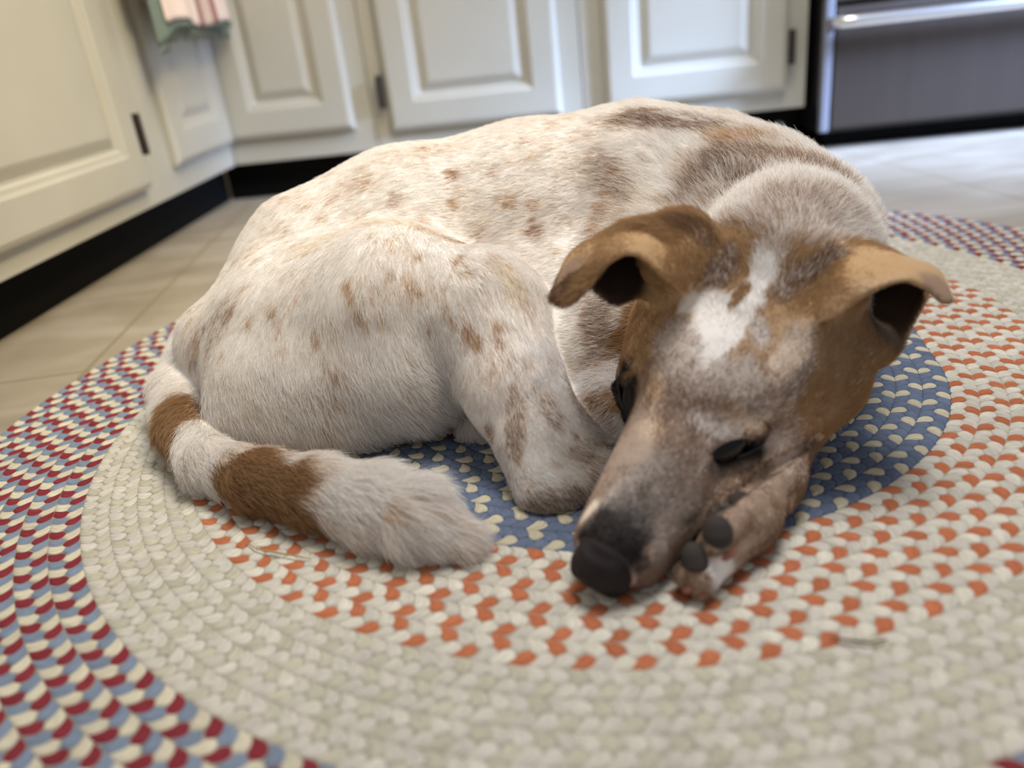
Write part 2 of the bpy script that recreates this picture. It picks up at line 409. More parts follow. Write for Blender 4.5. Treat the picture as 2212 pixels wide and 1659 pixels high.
# ------------------------------------------------------------------ dog: one continuous implicit body
def smin(a, b, k):
    h = np.maximum(k - np.abs(a - b), 0) / k
    return np.minimum(a, b) - h * h * k * 0.25
LO = np.array([-0.48, 0.30, -0.012]); HI = np.array([0.46, 1.02, 0.285])
NG = np.ceil((HI - LO) / GRID).astype(int) + 1
D = np.full(NG, 0.03, np.float32)
AX = [LO[i] + GRID * np.arange(NG[i]) for i in range(3)]
def window(lo, hi):
    a = np.clip(((np.array(lo) - LO) / GRID).astype(int), 0, NG - 1)
    b = np.clip(((np.array(hi) - LO) / GRID).astype(int) + 2, 1, NG)
    sl = tuple(slice(a[i], b[i]) for i in range(3))
    g = np.meshgrid(*[AX[i][sl[i]] for i in range(3)], indexing='ij')
    return sl, np.stack(g, -1).astype(np.float32)
def cone(a, b, ra, rb, k=0.02, flat=None, carve=False):
    """rounded cone from a to b"""
    a = np.array(a, float); b = np.array(b, float)
    m = max(ra, rb) + k + 0.012
    sl, P = window(np.minimum(a, b) - m, np.maximum(a, b) + m)
    ab = b - a; L2 = ab @ ab
    t = np.clip(((P - a) @ ab) / max(L2, 1e-9), 0, 1)
    d = np.linalg.norm(P - a - t[..., None] * ab, axis=-1) - (ra + (rb - ra) * t)
    if carve: D[sl] = -smin(-D[sl], d, k)
    else: D[sl] = smin(D[sl], d, k)
def ell(c, R3, rad, k=0.02, carve=False):
    """ellipsoid with centre c, orthonormal rows R3, radii rad"""
    c = np.array(c, float); R3 = np.array(R3, float); rad = np.array(rad, float)
    m = max(rad) + k + 0.012
    sl, P = window(c - m, c + m)
    q = (P - c) @ R3.T
    k0 = np.linalg.norm(q / rad, axis=-1); k1 = np.linalg.norm(q / rad ** 2, axis=-1)
    d = k0 * (k0 - 1) / np.maximum(k1, 1e-6)
    if carve: D[sl] = -smin(-D[sl], d, k)
    else: D[sl] = smin(D[sl], d, k)
def chain(pts, k=0.02):
    for p, q in zip(pts[:-1], pts[1:]):
        cone(at(*p[:3]), at(*q[:3]), p[3], q[3], k)
def frame(u, v):
    u = np.array(u, float); u /= np.linalg.norm(u)
    v = np.array(v, float); v -= u * (u @ v); v /= np.linalg.norm(v)
    return np.array([u, v, np.cross(u, v)])

def tz(px, py, z):
    d = (cF + (px - 1106) / FPX * cX - (py - 829.5) / FPX * cY)[2]
    return (z - CAM_H) / d
RUGZ = 0.009
# torso, rump to neck
chain([(615, 690, .79, .070), (710, 610, .80, .088), (890, 545, .81, .099), (1150, 505, .81, .105), (1380, 480, .80, .108),
       (1530, 490, .775, .096)], .03)
chain([(1530, 490, .775, .096), (1630, 505, .735, .080), (1712, 530, .690, .062), (1700, 580, .63, .058), (1650, 620, .575, .054)], .03)
# belly and chest side down to the rug
cone(at(1180, 700, .74), at(1330, 730, .70), .075, .07, .03)
# shoulder blade bulge
cone(at(1550, 350, .79), at(1400, 560, .70), .034, .050, .03)
# rump to tail base
cone(at(478, 745, .76), at(560, 800, .74), .040, .048, .03)
# near thigh
K = .012
cone(at(650, 720, .725), at(850, 675, .69), .076, .072, .035)
cone(at(850, 675, .69), at(1025, 668, .655), .072, .051, .02)
cone(at(590, 830, .70), at(900, 800, .665), .055, .050, .02)
cone(at(540, 900, .69), at(760, 880, .675), .032, .034, .02)
# shank, hock, foot
chain([(1050, 690, .645, .052), (1110, 840, .615, .038), (1165, 960, .59, .029), (1188, 1048, .572, .0215)], .015)
cone(at(1188, 1050, .572), at(1400, 1010, .572), .0205, .019, .02)
cone(at(1180, 920, .60), at(1310, 1030, .575), .026, .019, .02)
# far hind foot seen under the belly
cone(at(1020, 900, .69), at(1120, 915, .67), .022, .018, .01)
cone(at(1032, 918, .672), at(1110, 920, .67), .018, .017, .008)
# front leg folded behind the muzzle
cone(at(1230, 780, .68), at(1290, 900, .64), .045, .034, .015)
cone(at(1290, 900, .64), at(1440, 960, .60), .034, .024, .015)
# tail
TAILP = [(440, 765, .045, .033), (392, 845, .032, .026), (398, 930, .026, .0215), (452, 1000, .024, .0195), (560, 1038, .025, .021),
        (680, 1062, .026, .023), (800, 1090, .027, .0235), (890, 1115, .026, .021), (962, 1148, .020, .010)]
TAIL = [(p[0], p[1], tz(p[0], p[1], RUGZ + p[2] - .006), p[3]) for p in TAILP]
chain(TAIL, .008)
# ---- head, built in its own frame: a towards the nose, w across, n out of the forehead
NOSE = at(1312, 1206, .464); SK = at(1605, 735, .560)
HA = (NOSE - SK); HLEN = np.linalg.norm(HA); HA /= HLEN
ww = at(1592, 972, .462) - at(1352, 868, .483)
HF = frame(HA, ww)            # rows a, w, n
if HF[2] @ (cC - SK) < 0: HF[2] = -HF[2]
def hp(a, w, n): return SK + np.array([a, w, n]) @ HF
print('HEAD', HLEN, HF.round(3).tolist(), 'nose', NOSE.round(3), 'skull', SK.round(3))
def hcone(p, q, ra, rb, k=.012): cone(hp(*p), hp(*q), ra, rb, k)
def hell(c, rad, k=.012, carve=False): ell(hp(*c), HF, rad, k, carve)
# cranium, brow, cheeks, jaw
hell((-.005, 0, 0), (.078, .070, .060), .02)
hcone((-.01, .046, -.022), (.046, .040, -.026), .040, .035, .02)
hcone((-.035, .046, -.010), (-.012, .056, -.015), .03, .028, .02)
hcone((0, -.044, -.020), (.045, -.034, -.022), .040, .036, .02)
hell((.050, .0, .012), (.050, .043, .036), .02)
# muzzle
hcone((.080, 0, -.006), (HLEN - .010, 0, .000), .036, .0215, .015)
hcone((.085, .016, -.018), (HLEN - .016, .012, -.008), .029, .0190, .012)
hcone((.085, -.012, -.016), (HLEN - .016, -.008, -.008), .027, .0185, .012)
# brow ridges over the eyes
EYE = [(.062, s * .0345, .019) for s in (1, -1)]
for s in (1, -1):
    hcone((.040, s * .030, .028), (.066, s * .026, .026), .011, .009, .012)
# neck into skull
cone(at(1700, 580, .63), hp(-.03, 0, -.02), .056, .056, .03)
# ears: curved leaf of skin swept as a sheet of small balls
def ear(secs, thick):
    s = np.array([[at(*p) for p in sec] for sec in secs])        # (nu, 5, 3)
    s = np.concatenate([(s[0] + (SK - s[0]) * .22)[None], s])
    def interp(P, n):
        k = len(P); x = np.linspace(0, k - 1, n); out = []
        for v in x:
            i = min(int(v), k - 2); f = v - i
            p0 = P[max(i - 1, 0)]; p1 = P[i]; p2 = P[i + 1]; p3 = P[min(i + 2, k - 1)]
            out.append(0.5 * ((2 * p1) + (-p0 + p2) * f + (2 * p0 - 5 * p1 + 4 * p2 - p3) * f * f + (-p0 + 3 * p1 - 3 * p2 + p3) * f ** 3))
        return np.array(out)
    A = interp(s, 34)                                            # along
    B = np.stack([interp(a, 52) for a in A])                     # (34,52,3)
    return B
def stamp(B, rad, k):
    P = B.reshape(-1, 3)
    lo = P.min(0) - rad - k - .004; hi = P.max(0) + rad + k + .004
    sl, G = window(lo, hi)
    nu, nv = B.shape[:2]
    T = [(i * nv + j, (i + 1) * nv + j, (i + 1) * nv + j + 1, i * nv + j + 1) for i in range(nu - 1) for j in range(nv - 1)]
    bt = BVHTree.FromPolygons([tuple(p) for p in P], T)
    g = G.reshape(-1, 3); d = np.full(len(g), .03, np.float32)
    for i in range(len(g)):
        r = bt.find_nearest(g[i], .03)
        if r[3] is not None: d[i] = r[3]
    d = d.reshape(G.shape[:3]) - rad
    D[sl] = smin(D[sl], d, k)
EARS = [ear([[(1440, 600, .495), (1462, 540, .505), (1490, 482, .530), (1450, 530, .575), (1385, 640, .545)],
             [(1372, 548, .495), (1380, 512, .503), (1388, 484, .520), (1365, 535, .565), (1335, 655, .540)],
             [(1312, 568, .497), (1306, 538, .503), (1300, 514, .520), (1288, 548, .555), (1290, 625, .540)],
             [(1272, 618, .502), (1258, 582, .507), (1238, 552, .518), (1236, 566, .535), (1272, 600, .540)],
             [(1232, 652, .508), (1214, 654, .511), (1196, 640, .514), (1200, 626, .518), (1222, 610, .522)]], .0016),
        ear([[(1800, 680, .492), (1815, 600, .500), (1795, 548, .530), (1880, 570, .565), (1880, 780, .535)],
             [(1872, 630, .485), (1878, 585, .495), (1880, 540, .520), (1950, 585, .550), (1945, 735, .530)],
             [(1942, 606, .485), (1946, 582, .495), (1955, 560, .510), (1988, 602, .535), (1994, 655, .525)],
             [(1992, 618, .490), (2006, 600, .495), (2022, 586, .505), (2018, 600, .515), (2002, 622, .517)],
             [(2034, 650, .490), (2044, 653, .491), (2052, 648, .495), (2048, 640, .500), (2038, 634, .502)]], .0016)]
for B in EARS: stamp(B, .0022, .006)
cone(at(1475, 560, .535), at(1425, 575, .520), .026, .012, .02)
cone(at(1790, 610, .540), at(1835, 640, .512), .028, .010, .02)
cone(at(1830, 740, .545), at(1880, 745, .540), .022, .010, .02)
# front paw under the cheek (lies on its side, pads towards the muzzle)
cone(at(1680, 950, tz(1680, 950, RUGZ + .030)), at(1660, 1040, tz(1660, 1040, RUGZ + .022)), .022, .021, .01)
cone(at(1660, 1030, tz(1660, 1030, RUGZ + .022)), at(1600, 1120, tz(1600, 1120, RUGZ + .020)), .021, .021, .01)
cone(at(1620, 1120, tz(1620, 1120, RUGZ + .018)), at(1556, 1195, tz(1556, 1195, RUGZ + .014)), .018, .013, .008)
PAW = [((1590, 1150), (1535, 1240), .011), ((1600, 1165), (1560, 1215), .010)]
cone(at(1560, 1190, tz(1560, 1190, RUGZ + .012)), at(1515, 1262, tz(1515, 1262, RUGZ + .009)), .0115, .0075, .005)
cone(at(1545, 1180, tz(1545, 1180, RUGZ + .020)), at(1487, 1245, tz(1487, 1245, RUGZ + .010)), .0105, .0085, .004)
cone(at(1590, 1120, tz(1590, 1120, RUGZ + .030)), at(1545, 1165, tz(1545, 1165, RUGZ + .030)), .0105, .0090, .004)

# ---- keep everything on the rug
def surf(px, py, t0=.38, t1=1.1):
    ts = np.arange(t0, t1, .0007)
    P = cC + (cF + (px - 1106) / FPX * cX - (py - 829.5) / FPX * cY) * ts[:, None]
    I = np.round((P - LO) / GRID).astype(int)
    ok = ((I >= 0) & (I < NG)).all(1); I = np.clip(I, 0, NG - 1)
    v = np.where(ok, D[I[:, 0], I[:, 1], I[:, 2]], 1)
    i = int(np.argmax(v < 0))
    p = P[i]; g = np.zeros(3); j = I[i]
    for a in range(3):
        q = j.copy(); q[a] = min(j[a] + 2, NG[a] - 1); r = j.copy(); r[a] = max(j[a] - 2, 0); g[a] = D[tuple(q)] - D[tuple(r)]
    return p, g / np.linalg.norm(g)
# eyes: half-closed slits with lids
EYES = []
for (c, i0, i1, tilt) in (((1592, 968), (1528, 975), (1655, 952), .0), ((1357, 868), (1378, 910), (1338, 822), .0)):
    p, nrm = surf(*c)
    e = at(*i1, .47) - at(*i0, .47)
    view = (cC - p) / np.linalg.norm(cC - p)
    nn_ = nrm if nrm @ view > .5 else (nrm + .5 * view); nn_ /= np.linalg.norm(nn_)
    fr = frame(e, np.cross(nn_, e)); EYES.append((p, fr, nn_))
    up = np.cross(nn_, fr[0]); up = up if up @ HF[0] < 0 else -up
    EYES[-1] = (p, fr, nn_, up)
    cone(p - fr[0] * .014 + up * .008 - nn_ * .001, p + fr[0] * .014 + up * .008 - nn_ * .001, .0062, .0062, .006)
    cone(p - fr[0] * .012 - up * .0075 - nn_ * .003, p + fr[0] * .012 - up * .0075 - nn_ * .003, .0050, .0050, .006)
    ell(p + nn_ * .0005, np.array([fr[0], up, nn_]), (.0200, .0068, .0085), .003, carve=True)
crease = [surf(*q)[0] for q in ((1478, 1204), (1508, 1162), (1540, 1120), (1570, 1088), (1604, 1058), (1645, 1030), (1690, 1002), (1735, 968), (1765, 945))]
vv = [(p - cC) / np.linalg.norm(p - cC) for p in crease]
for i in range(len(crease) - 1):
    cone(crease[i] + vv[i] * .002, crease[i + 1] + vv[i + 1] * .002, .0034, .0034, .003, carve=True)
    cone(crease[i] + vv[i] * .007 , crease[i + 1] + vv[i + 1] * .007, .0030, .0030, .003, carve=True)
zc = (RUGZ - .0005) - AX[2]
D = np.maximum(D, zc[None, None, :].astype(np.float32))

# ---- surface nets
def surface_nets(D):
    s = D < 0
    n = np.array(D.shape) - 1
    c = np.zeros(n, np.int8)
    offs = [(i, j, k) for i in (0, 1) for j in (0, 1) for k in (0, 1)]
    for o in offs: c += s[o[0]:o[0] + n[0], o[1]:o[1] + n[1], o[2]:o[2] + n[2]]
    act = (c > 0) & (c < 8)
    idx = np.argwhere(act)
    vid = np.full(n, -1, np.int64); vid[act] = np.arange(len(idx))
    val = np.stack([D[idx[:, 0] + o[0], idx[:, 1] + o[1], idx[:, 2] + o[2]] for o in offs], 1)
    oc = np.array(offs, float)
    acc = np.zeros((len(idx), 3)); cnt = np.zeros(len(idx))
    for i in range(8):
        for j in range(i + 1, 8):
            if abs(oc[i] - oc[j]).sum() != 1: continue
            a, b = val[:, i], val[:, j]
            x = (a < 0) != (b < 0)
            f = np.where(x, a / np.where(x, a - b, 1), 0)
            acc += np.where(x[:, None], oc[i] + f[:, None] * (oc[j] - oc[i]), 0); cnt += x
    V = LO + GRID * (idx + acc / cnt[:, None])
    Q = []
    for ax in range(3):
        u, v = (ax + 1) % 3, (ax + 2) % 3
        A = [slice(None)] * 3; Bs = [slice(None)] * 3
        A[ax] = slice(0, -1); Bs[ax] = slice(1, None)
        cr = s[tuple(A)] != s[tuple(Bs)]
        e = np.argwhere(cr)
        e = e[(e[:, u] > 0) & (e[:, v] > 0) & (e[:, u] < n[u]) & (e[:, v] < n[v]) & (e[:, ax] < n[ax])]
        def cell(du, dv):
            q = e.copy(); q[:, u] -= du; q[:, v] -= dv
            return vid[q[:, 0], q[:, 1], q[:, 2]]
        quad = np.stack([cell(1, 1), cell(0, 1), cell(0, 0), cell(1, 0)], 1)
        inside = s[e[:, 0], e[:, 1], e[:, 2]]
        quad[~inside] = quad[~inside][:, ::-1]
        Q.append(quad)
    Q = np.concatenate(Q)
    return V, Q[(Q >= 0).all(1)]
BV, BQ = surface_nets(D)
# light relaxation
def relax(V, Q, it, lam):
    e = np.concatenate([Q[:, [0, 1]], Q[:, [1, 2]], Q[:, [2, 3]], Q[:, [3, 0]]])
    for _ in range(it):
        acc = np.zeros_like(V); cnt = np.zeros(len(V))
        for c in range(3):
            acc[:, c] = np.bincount(e[:, 0], V[e[:, 1], c], len(V)) + np.bincount(e[:, 1], V[e[:, 0], c], len(V))
        cnt = np.bincount(e[:, 0], minlength=len(V)) + np.bincount(e[:, 1], minlength=len(V))
        V = V + lam * (acc / cnt[:, None] - V)
    return V
BV = relax(BV, BQ, 3, .5)
dog = empty('dog', (0.05, 0.62, 0))
m_skin = newmat('coat_skin', .9, (.8, .75, .7), spec=.1)
DO = np.array([0.05, 0.62, 0])
body = fast_mesh('body', BV - DO, BQ, m_skin, dog)
print('BODY', len(BV), len(BQ))

# ------------------------------------------------------------------ nose, eyes, pads, claws
def local_grid(c, half, h):
    global D, LO, HI, NG, GRID, AX
    GRID = h; LO = np.array(c) - half; NG = np.full(3, int(2 * half / h) + 1)
    D = np.full(NG, .03, np.float32); AX = [LO[i] + GRID * np.arange(NG[i]) for i in range(3)]
def finish(name, mat, parent=dog, it=3):
    V, Q = surface_nets(D); V = relax(V, Q, it, .5)
    return fast_mesh(name, V - DO, Q, mat, parent)
m_nose = newmat('nose_leather', .32, srgb(24, 22, 25), spec=.22)
nz, cr = noise_col(m_nose, [(.35, srgb(20, 18, 22)), (.65, srgb(44, 35, 38))], 30, 3)
_v = N(m_nose, 'ShaderNodeTexVoronoi'); _v.inputs['Scale'].default_value = 900; bump(m_nose, _v.outputs[0], .5, .0004)
m_eye = newmat('wet_eye', .12, (.003, .003, .004), spec=.3)
m_lid = newmat('dark_lid', .55, srgb(38, 32, 32))
m_pad = newmat('paw_pad', .7, srgb(66, 61, 59), spec=.2)
_v = N(m_pad, 'ShaderNodeTexVoronoi'); _v.inputs['Scale'].default_value = 1400; bump(m_pad, _v.outputs[0], .4, .0004)
m_claw = newmat('claw_horn', .4, srgb(150, 96, 78))
NC = hp(HLEN - .001, 0, -.001)
local_grid(NC, .03, .0007)
hell((HLEN + .0035, 0, -.001), (.0150, .0185, .0172), .004)
hcone((HLEN + .010, .010, -.004), (HLEN + .012, .004, -.001), .0085, .008, .004)
hcone((HLEN + .010, -.010, -.004), (HLEN + .012, -.004, -.001), .0085, .008, .004)
for s_ in (1, -1):
    hcone((HLEN + .018, s_ * .0085, -.001), (HLEN + .008, s_ * .016, -.008), .0034, .0030, .002)  # rim
    a_, b_ = hp(HLEN + .021, s_ * .0090, -.002), hp(HLEN + .012, s_ * .0215, -.004)
    cone(a_, b_, .0028, .0022, .002, carve=True)
cone(hp(HLEN + .0235, 0, .004), hp(HLEN + .0215, 0, -.016), .0008, .0008, .002, carve=True)
# the leather only covers the front of the snout
g_ = np.stack(np.meshgrid(*AX, indexing='ij'), -1)
D = np.maximum(D, ((RUGZ + .0004) - g_[..., 2]).astype(np.float32))
nose = finish('nose', m_nose)
nose['label'] = 'dark wet-looking nose with two nostrils'
for (p, fr, nn_, up) in EYES:
    local_grid(p, .024, .0008)
    ell(p - nn_ * .0052, np.array([fr[0], up, nn_]), (.0182, .0095, .0076), .002)
    finish('eye', m_eye)
    ring = []
    for k in range(41):
        q = 2 * math.pi * k / 40
        ring.append(p + fr[0] * 0.0198 * math.cos(q) + up * .0068 * math.sin(q) * (1 - .25 * abs(math.cos(q))) + nn_ * (.0002 - .004 * math.cos(q) ** 2) - DO)
    tube('eyelid_rim', ring, .0013, m_lid, dog, n=8)
def pad(name, p0, p1, wpx, mat, lift=.001, z=None):
    c = ((p0[0] + p1[0]) / 2, (p0[1] + p1[1]) / 2)
    bt = BT.ray_cast(Vector(cC), Vector(cF + (c[0] - 1106) / FPX * cX - (c[1] - 829.5) / FPX * cY))
    p = np.array(bt[0]); nr = np.array(bt[1]); t = (p - cC) @ cF
    e = at(*p1, t) - at(*p0, t); ln = np.linalg.norm(e) / 2
    v = cC - p; v /= np.linalg.norm(v); nr = nr + v; nr /= np.linalg.norm(nr)
    fr = frame(e, np.cross(nr, e)); wr = wpx / FPX * t / 2
    local_grid(p, .026, .0008)
    ell(p - nr * (.0035 - lift), np.array([fr[0], fr[1], fr[2]]), (ln, wr, .0055), .002)
    cone(p - fr[0] * ln * .35 - nr * (.0025 - lift), p + fr[0] * ln * .15 - nr * (.0025 - lift), wr * .62, wr * .7, .004)
    return finish(name, mat), p
BT = BVHTree.FromPolygons([tuple(v) for v in BV], [tuple(q) for q in BQ])
PADS = []
for a_, b_, w_ in (((1548, 1112), (1554, 1186), 66), ((1492, 1168), (1508, 1260), 60), ((1612, 1064), (1574, 1098), 42)):
    o, p = pad('toe_pad', a_, b_, w_, m_pad); PADS.append((p, w_ / FPX * .47 * .5 + .0005))
def claw(p0, p1, p2, r):
    t = []
    for (x, y, zz) in (p0, p1, p2): t.append(at(x, y, tz(x, y, RUGZ + zz)) - DO)
    pts = [np.array(t[0]) * (1 - u) ** 2 + 2 * u * (1 - u) * t[1] + u * u * t[2] for u in np.linspace(0, 1, 9)]
    tube('claw', pts, r, m_claw, dog, n=12, taper=[r * (1 - .8 * u ** 2) for u in np.linspace(0, 1, 9)])
claw((1582, 1186, .022), (1568, 1205, .022), (1548, 1210, .017), .0036)
claw((1500, 1262, .009), (1486, 1278, .009), (1474, 1276, .004), .0032)
claw((1524, 1272, .008), (1516, 1290, .006), (1506, 1292, .002), .0030)

# ------------------------------------------------------------------ coat: colour patches and fur
def hit(px, py):
    r = BT.ray_cast(Vector(cC), Vector(cF + (px - 1106) / FPX * cX - (py - 829.5) / FPX * cY))
    if r[0] is None: return None, None
    return np.array(r[0]), np.array(r[1])
WHITE = srgb(245, 241, 238); CREAM = srgb(226, 208, 178); TAN = srgb(196, 160, 118); ROAN = srgb(168, 138, 114)
DTAN = srgb(166, 132, 96); DBRN = srgb(142, 112, 90); HTAN = srgb(184, 150, 110); HROAN = srgb(158, 134, 118); GREY = srgb(96, 84, 82)
BLK = srgb(48, 42, 42); BWHITE = srgb(246, 246, 248); EBRN = srgb(142, 110, 84)
# (x, y, to x, to y, minor/major, colour, chance of a coloured hair, softness)
PATCH = [
 # neck and shoulders: roan
 (1650, 480, 1860, 470, .75, ROAN, .42, .35), (1560, 380, 1640, 340, .8, ROAN, .30, .4),
 (1450, 262, 1580, 300, .35, DBRN, .62, .35), (1500, 252, 1560, 270, .4, DBRN, .35, .3), (1560, 345, 1500, 400, .40, DBRN, .58, .35), (1480, 415, 1440, 470, .4, ROAN, .5, .35),
 (1610, 385, 1560, 370, .5, DBRN, .55, .4), (1700, 345, 1800, 400, .28, ROAN, .62, .4), (1820, 440, 1860, 500, .3, DTAN, .45, .4), (1600, 300, 1680, 330, .4, TAN, .55, .4),
 (1450, 320, 1510, 290, .42, BWHITE, .0, .3), (1400, 430, 1370, 480, .5, CREAM, .25, .4), (1440, 400, 1460, 440, .4, BWHITE, .05, .3),
 (1640, 440, 1700, 430, .5, BWHITE, .15, .4),
 (1720, 430, 1810, 470, .55, ROAN, .46, .5), (1780, 370, 1840, 420, .4, ROAN, .6, .4),
 # torso
 (1330, 390, 1360, 470, .5, ROAN, .45, .5), (1300, 480, 1290, 560, .35, TAN, .42, .5), (1400, 500, 1380, 530, .5, ROAN, .4, .4), (1280, 580, 1270, 640, .4, TAN, .35, .5),
 (1300, 700, 1310, 770, .5, ROAN, .52, .45), (1290, 780, 1330, 760, .35, ROAN, .5, .4), (1240, 800, 1230, 860, .35, CREAM, .35, .5), (1300, 820, 1240, 850, .35, BWHITE, .04, .3),
 (1290, 900, 1330, 950, .7, DTAN, .36, .35), (1300, 960, 1350, 980, .5, DTAN, .35, .35),
 (900, 330, 1000, 320, .35, TAN, .25, .6), (760, 400, 830, 380, .4, TAN, .30, .6), (700, 520, 760, 480, .5, CREAM, .35, .6),
 # thigh
 (470, 700, 520, 640, .6, ROAN, .35, .5), (850, 480, 960, 500, .25, CREAM, .4, .5), (980, 520, 1060, 560, .35, TAN, .38, .5), (860, 620, 960, 620, .35, TAN, .25, .6),
 (1100, 600, 1140, 680, .35, CREAM, .4, .5), (1060, 740, 1120, 760, .5, ROAN, .25, .6),
 (1090, 820, 1130, 900, .6, TAN, .25, .5), (1110, 920, 1125, 1000, .30, DTAN, .52, .4), (1180, 870, 1190, 930, .45, ROAN, .35, .5), (1250, 980, 1290, 1000, .5, DTAN, .4, .5),
 (1200, 1080, 1300, 1060, .38, srgb(160, 134, 114), .55, .4), (1170, 1000, 1190, 1040, .5, BWHITE, .1, .5), (1060, 935, 1040, 950, .8, ROAN, .6, .3),
 (420, 745, 400, 790, .5, ROAN, .4, .5), (690, 850, 760, 850, .3, ROAN, .3, .5),
 # tail rings
 (360, 905, 385, 1005, .60, DTAN, .96, .12), (520, 1050, 640, 1065, .72, DTAN, .97, .12), (590, 1080, 680, 1100, .6, DTAN, .95, .12), (480, 1030, 530, 1050, .7, DTAN, .95, .12), (600, 1040, 700, 1035, .42, DTAN, .95, .15),
 (830, 1100, 860, 1095, .4, TAN, .5, .4),
]
# small freckles: x, y, radius px, strength
FRECK = [(985,378,16,.7),(1110,437,14,.75),(1158,443,12,.6),(1160,497,22,.55),(985,443,12,.65),(1160,335,14,.45),(860,430,16,.5),(800,395,14,.45),(920,320,12,.5),(1070,370,14,.4),
 (1340,375,12,.5),(790,360,12,.4),(500,668,14,.6),(540,690,12,.6),(590,670,10,.7),(600,710,12,.5),(750,615,14,.6),(755,640,12,.6),(770,680,16,.5),(880,600,14,.55),(895,622,14,.55),(980,520,20,.5),
 (985,560,14,.5),(900,550,14,.45),(1010,715,20,.7),(1025,735,14,.7),(1072,700,13,.75),(1076,730,12,.6),(960,670,12,.6),(975,690,12,.5),(925,705,10,.5),(820,680,14,.4),(680,720,12,.65),(685,735,10,.5),
 (780,690,14,.4),(430,735,18,.6),(445,700,14,.4),(610,745,10,.4),(640,640,12,.35),(470,640,12,.4),(1000,590,12,.4),(1060,800,14,.5),(720,800,16,.45),(700,790,12,.35),(960,780,12,.3),(1130,650,14,.4),
 (1210,540,12,.35),(1240,480,14,.3),(1050,450,10,.3),(720,430,12,.4),(700,470,14,.35),(620,500,14,.35),(560,560,14,.3),(1450,560,10,.3),(880,770,12,.3),(530,620,12,.35),(1190,1000,10,.4),(1235,930,12,.4),
 (1140,780,14,.4),(1170,840,12,.4),(1090,700,8,.4),(840,590,10,.4),(920,480,14,.45),(1040,520,16,.4),(660,600,10,.3),(1440,445,14,.4),(1395,350,12,.35),(1250,300,12,.3),(1130,300,12,.3)]
HEADP = [
 (1500, 1000, 1600, 800, .9, HROAN, .88, .25), (1420, 1080, 1480, 950, .9, HROAN, .88, .25),
 (1440, 1130, 1520, 1060, .5, (.42, .34, .29), .80, .3), (1330, 1080, 1370, 1010, .35, (.50, .41, .38), .7, .3),
 # right side tan
 (1780, 760, 1800, 560, .62, srgb(196, 166, 130), .90, .25), (1720, 620, 1700, 700, .75, HTAN, .96, .15), (1700, 900, 1780, 800, .7, HTAN, .88, .3), (1620, 900, 1700, 860, .5, HTAN, .6, .4), (1640, 1010, 1720, 960, .4, HTAN, .85, .3),
 (1860, 570, 1960, 570, .6, HTAN, .97, .15), (1860, 790, 1830, 880, .5, HTAN, .8, .3),
 # left side tan
 (1520, 590, 1500, 500, .95, HTAN, .96, .12), (1420, 560, 1330, 540, .8, HTAN, .97, .15), (1450, 640, 1400, 720, .7, HTAN, .95, .2), (1375, 760, 1365, 850, .5, HTAN, .92, .3), (1420, 820, 1440, 740, .35, HTAN, .75, .4),
 (1510, 500, 1570, 530, .45, EBRN, .9, .25), (1560, 590, 1520, 640, .5, EBRN, .7, .4), (1215, 610, 1260, 560, .55, EBRN, .9, .3), (2030, 620, 1990, 595, .6, EBRN, .9, .3), (1770, 580, 1720, 620, .35, EBRN, .7, .3), (1700, 620, 1660, 660, .5, EBRN, .65, .4),
 # blaze and pale hairs
 (1668, 570, 1672, 510, .55, ROAN, .48, .5), (1655, 600, 1640, 640, .5, WHITE, .25, .3), (1480, 760, 1540, 860, .62, HROAN, .62, .35), (1620, 830, 1560, 780, .7, HROAN, .66, .35), (1440, 740, 1430, 690, .5, HROAN, .6, .35), (1720, 800, 1690, 900, .4, HROAN, .65, .4),
 (1580, 690, 1520, 790, .34, BWHITE, .02, .25), (1610, 660, 1650, 655, .35, BWHITE, .06, .25), (1632, 610, 1650, 550, .26, BWHITE, .15, .3), (1530, 680, 1510, 720, .7, WHITE, .30, .4), (1510, 655, 1560, 650, .5, WHITE, .35, .3),
 (1640, 720, 1640, 760, .6, HROAN, .45, .4), (1700, 780, 1650, 820, .5, TAN, .5, .4),
 (1600, 637, 1584, 662, .55, DTAN, .98, .12), (1585, 662, 1574, 678, .5, DTAN, .8, .2),
 # snout
 (1410, 1050, 1460, 980, .75, (.30, .245, .21), .90, .5), (1340, 1120, 1390, 1060, .75, (.17, .14, .125), .90, .45), (1330, 1140, 1405, 1165, .62, BLK, .96, .40), (1262, 1160, 1270, 1120, .5, BLK, .8, .4), (1375, 1190, 1370, 1260, .3, BLK, .85, .4), (1390, 1205, 1410, 1190, .8, DTAN, .6, .5), (1272, 1105, 1290, 1075, .5, CREAM, .5, .4),
 (1500, 1150, 1580, 1075, .16, (.78, .72, .66), .85, .4),
 (1310, 1196, 1312, 1118, 1.0, BLK, .98, .16),
 # eye surrounds
 (1592, 970, 1690, 946, .58, BLK, .98, .28), (1357, 868, 1392, 946, .70, BLK, .97, .3), (1400, 925, 1430, 960, .5, DTAN, .7, .4), (1390, 890, 1400, 920, .6, DBRN, .8, .4), (1510, 1010, 1490, 1040, .5, HROAN, .7, .4), (1540, 930, 1480, 900, .4, DBRN, .35, .5),
]
PAWP = [(1560, 1100, 1640, 1030, .10, BLK, .9, .5), (1500, 1180, 1560, 1100, .10, BLK, .9, .5), (1560, 1240, 1530, 1270, .8, WHITE, .3, .5), (1700, 960, 1740, 1040, .5, ROAN, .7, .4), (1620, 1230, 1660, 1180, .3, WHITE, .3, .5)]  # thin black strips: dark lip line plus shade painted along the muzzle-paw crease
INEAR = [(1900, 720, 1930, 760, .5, (.30, .23, .17), .7, .4)]
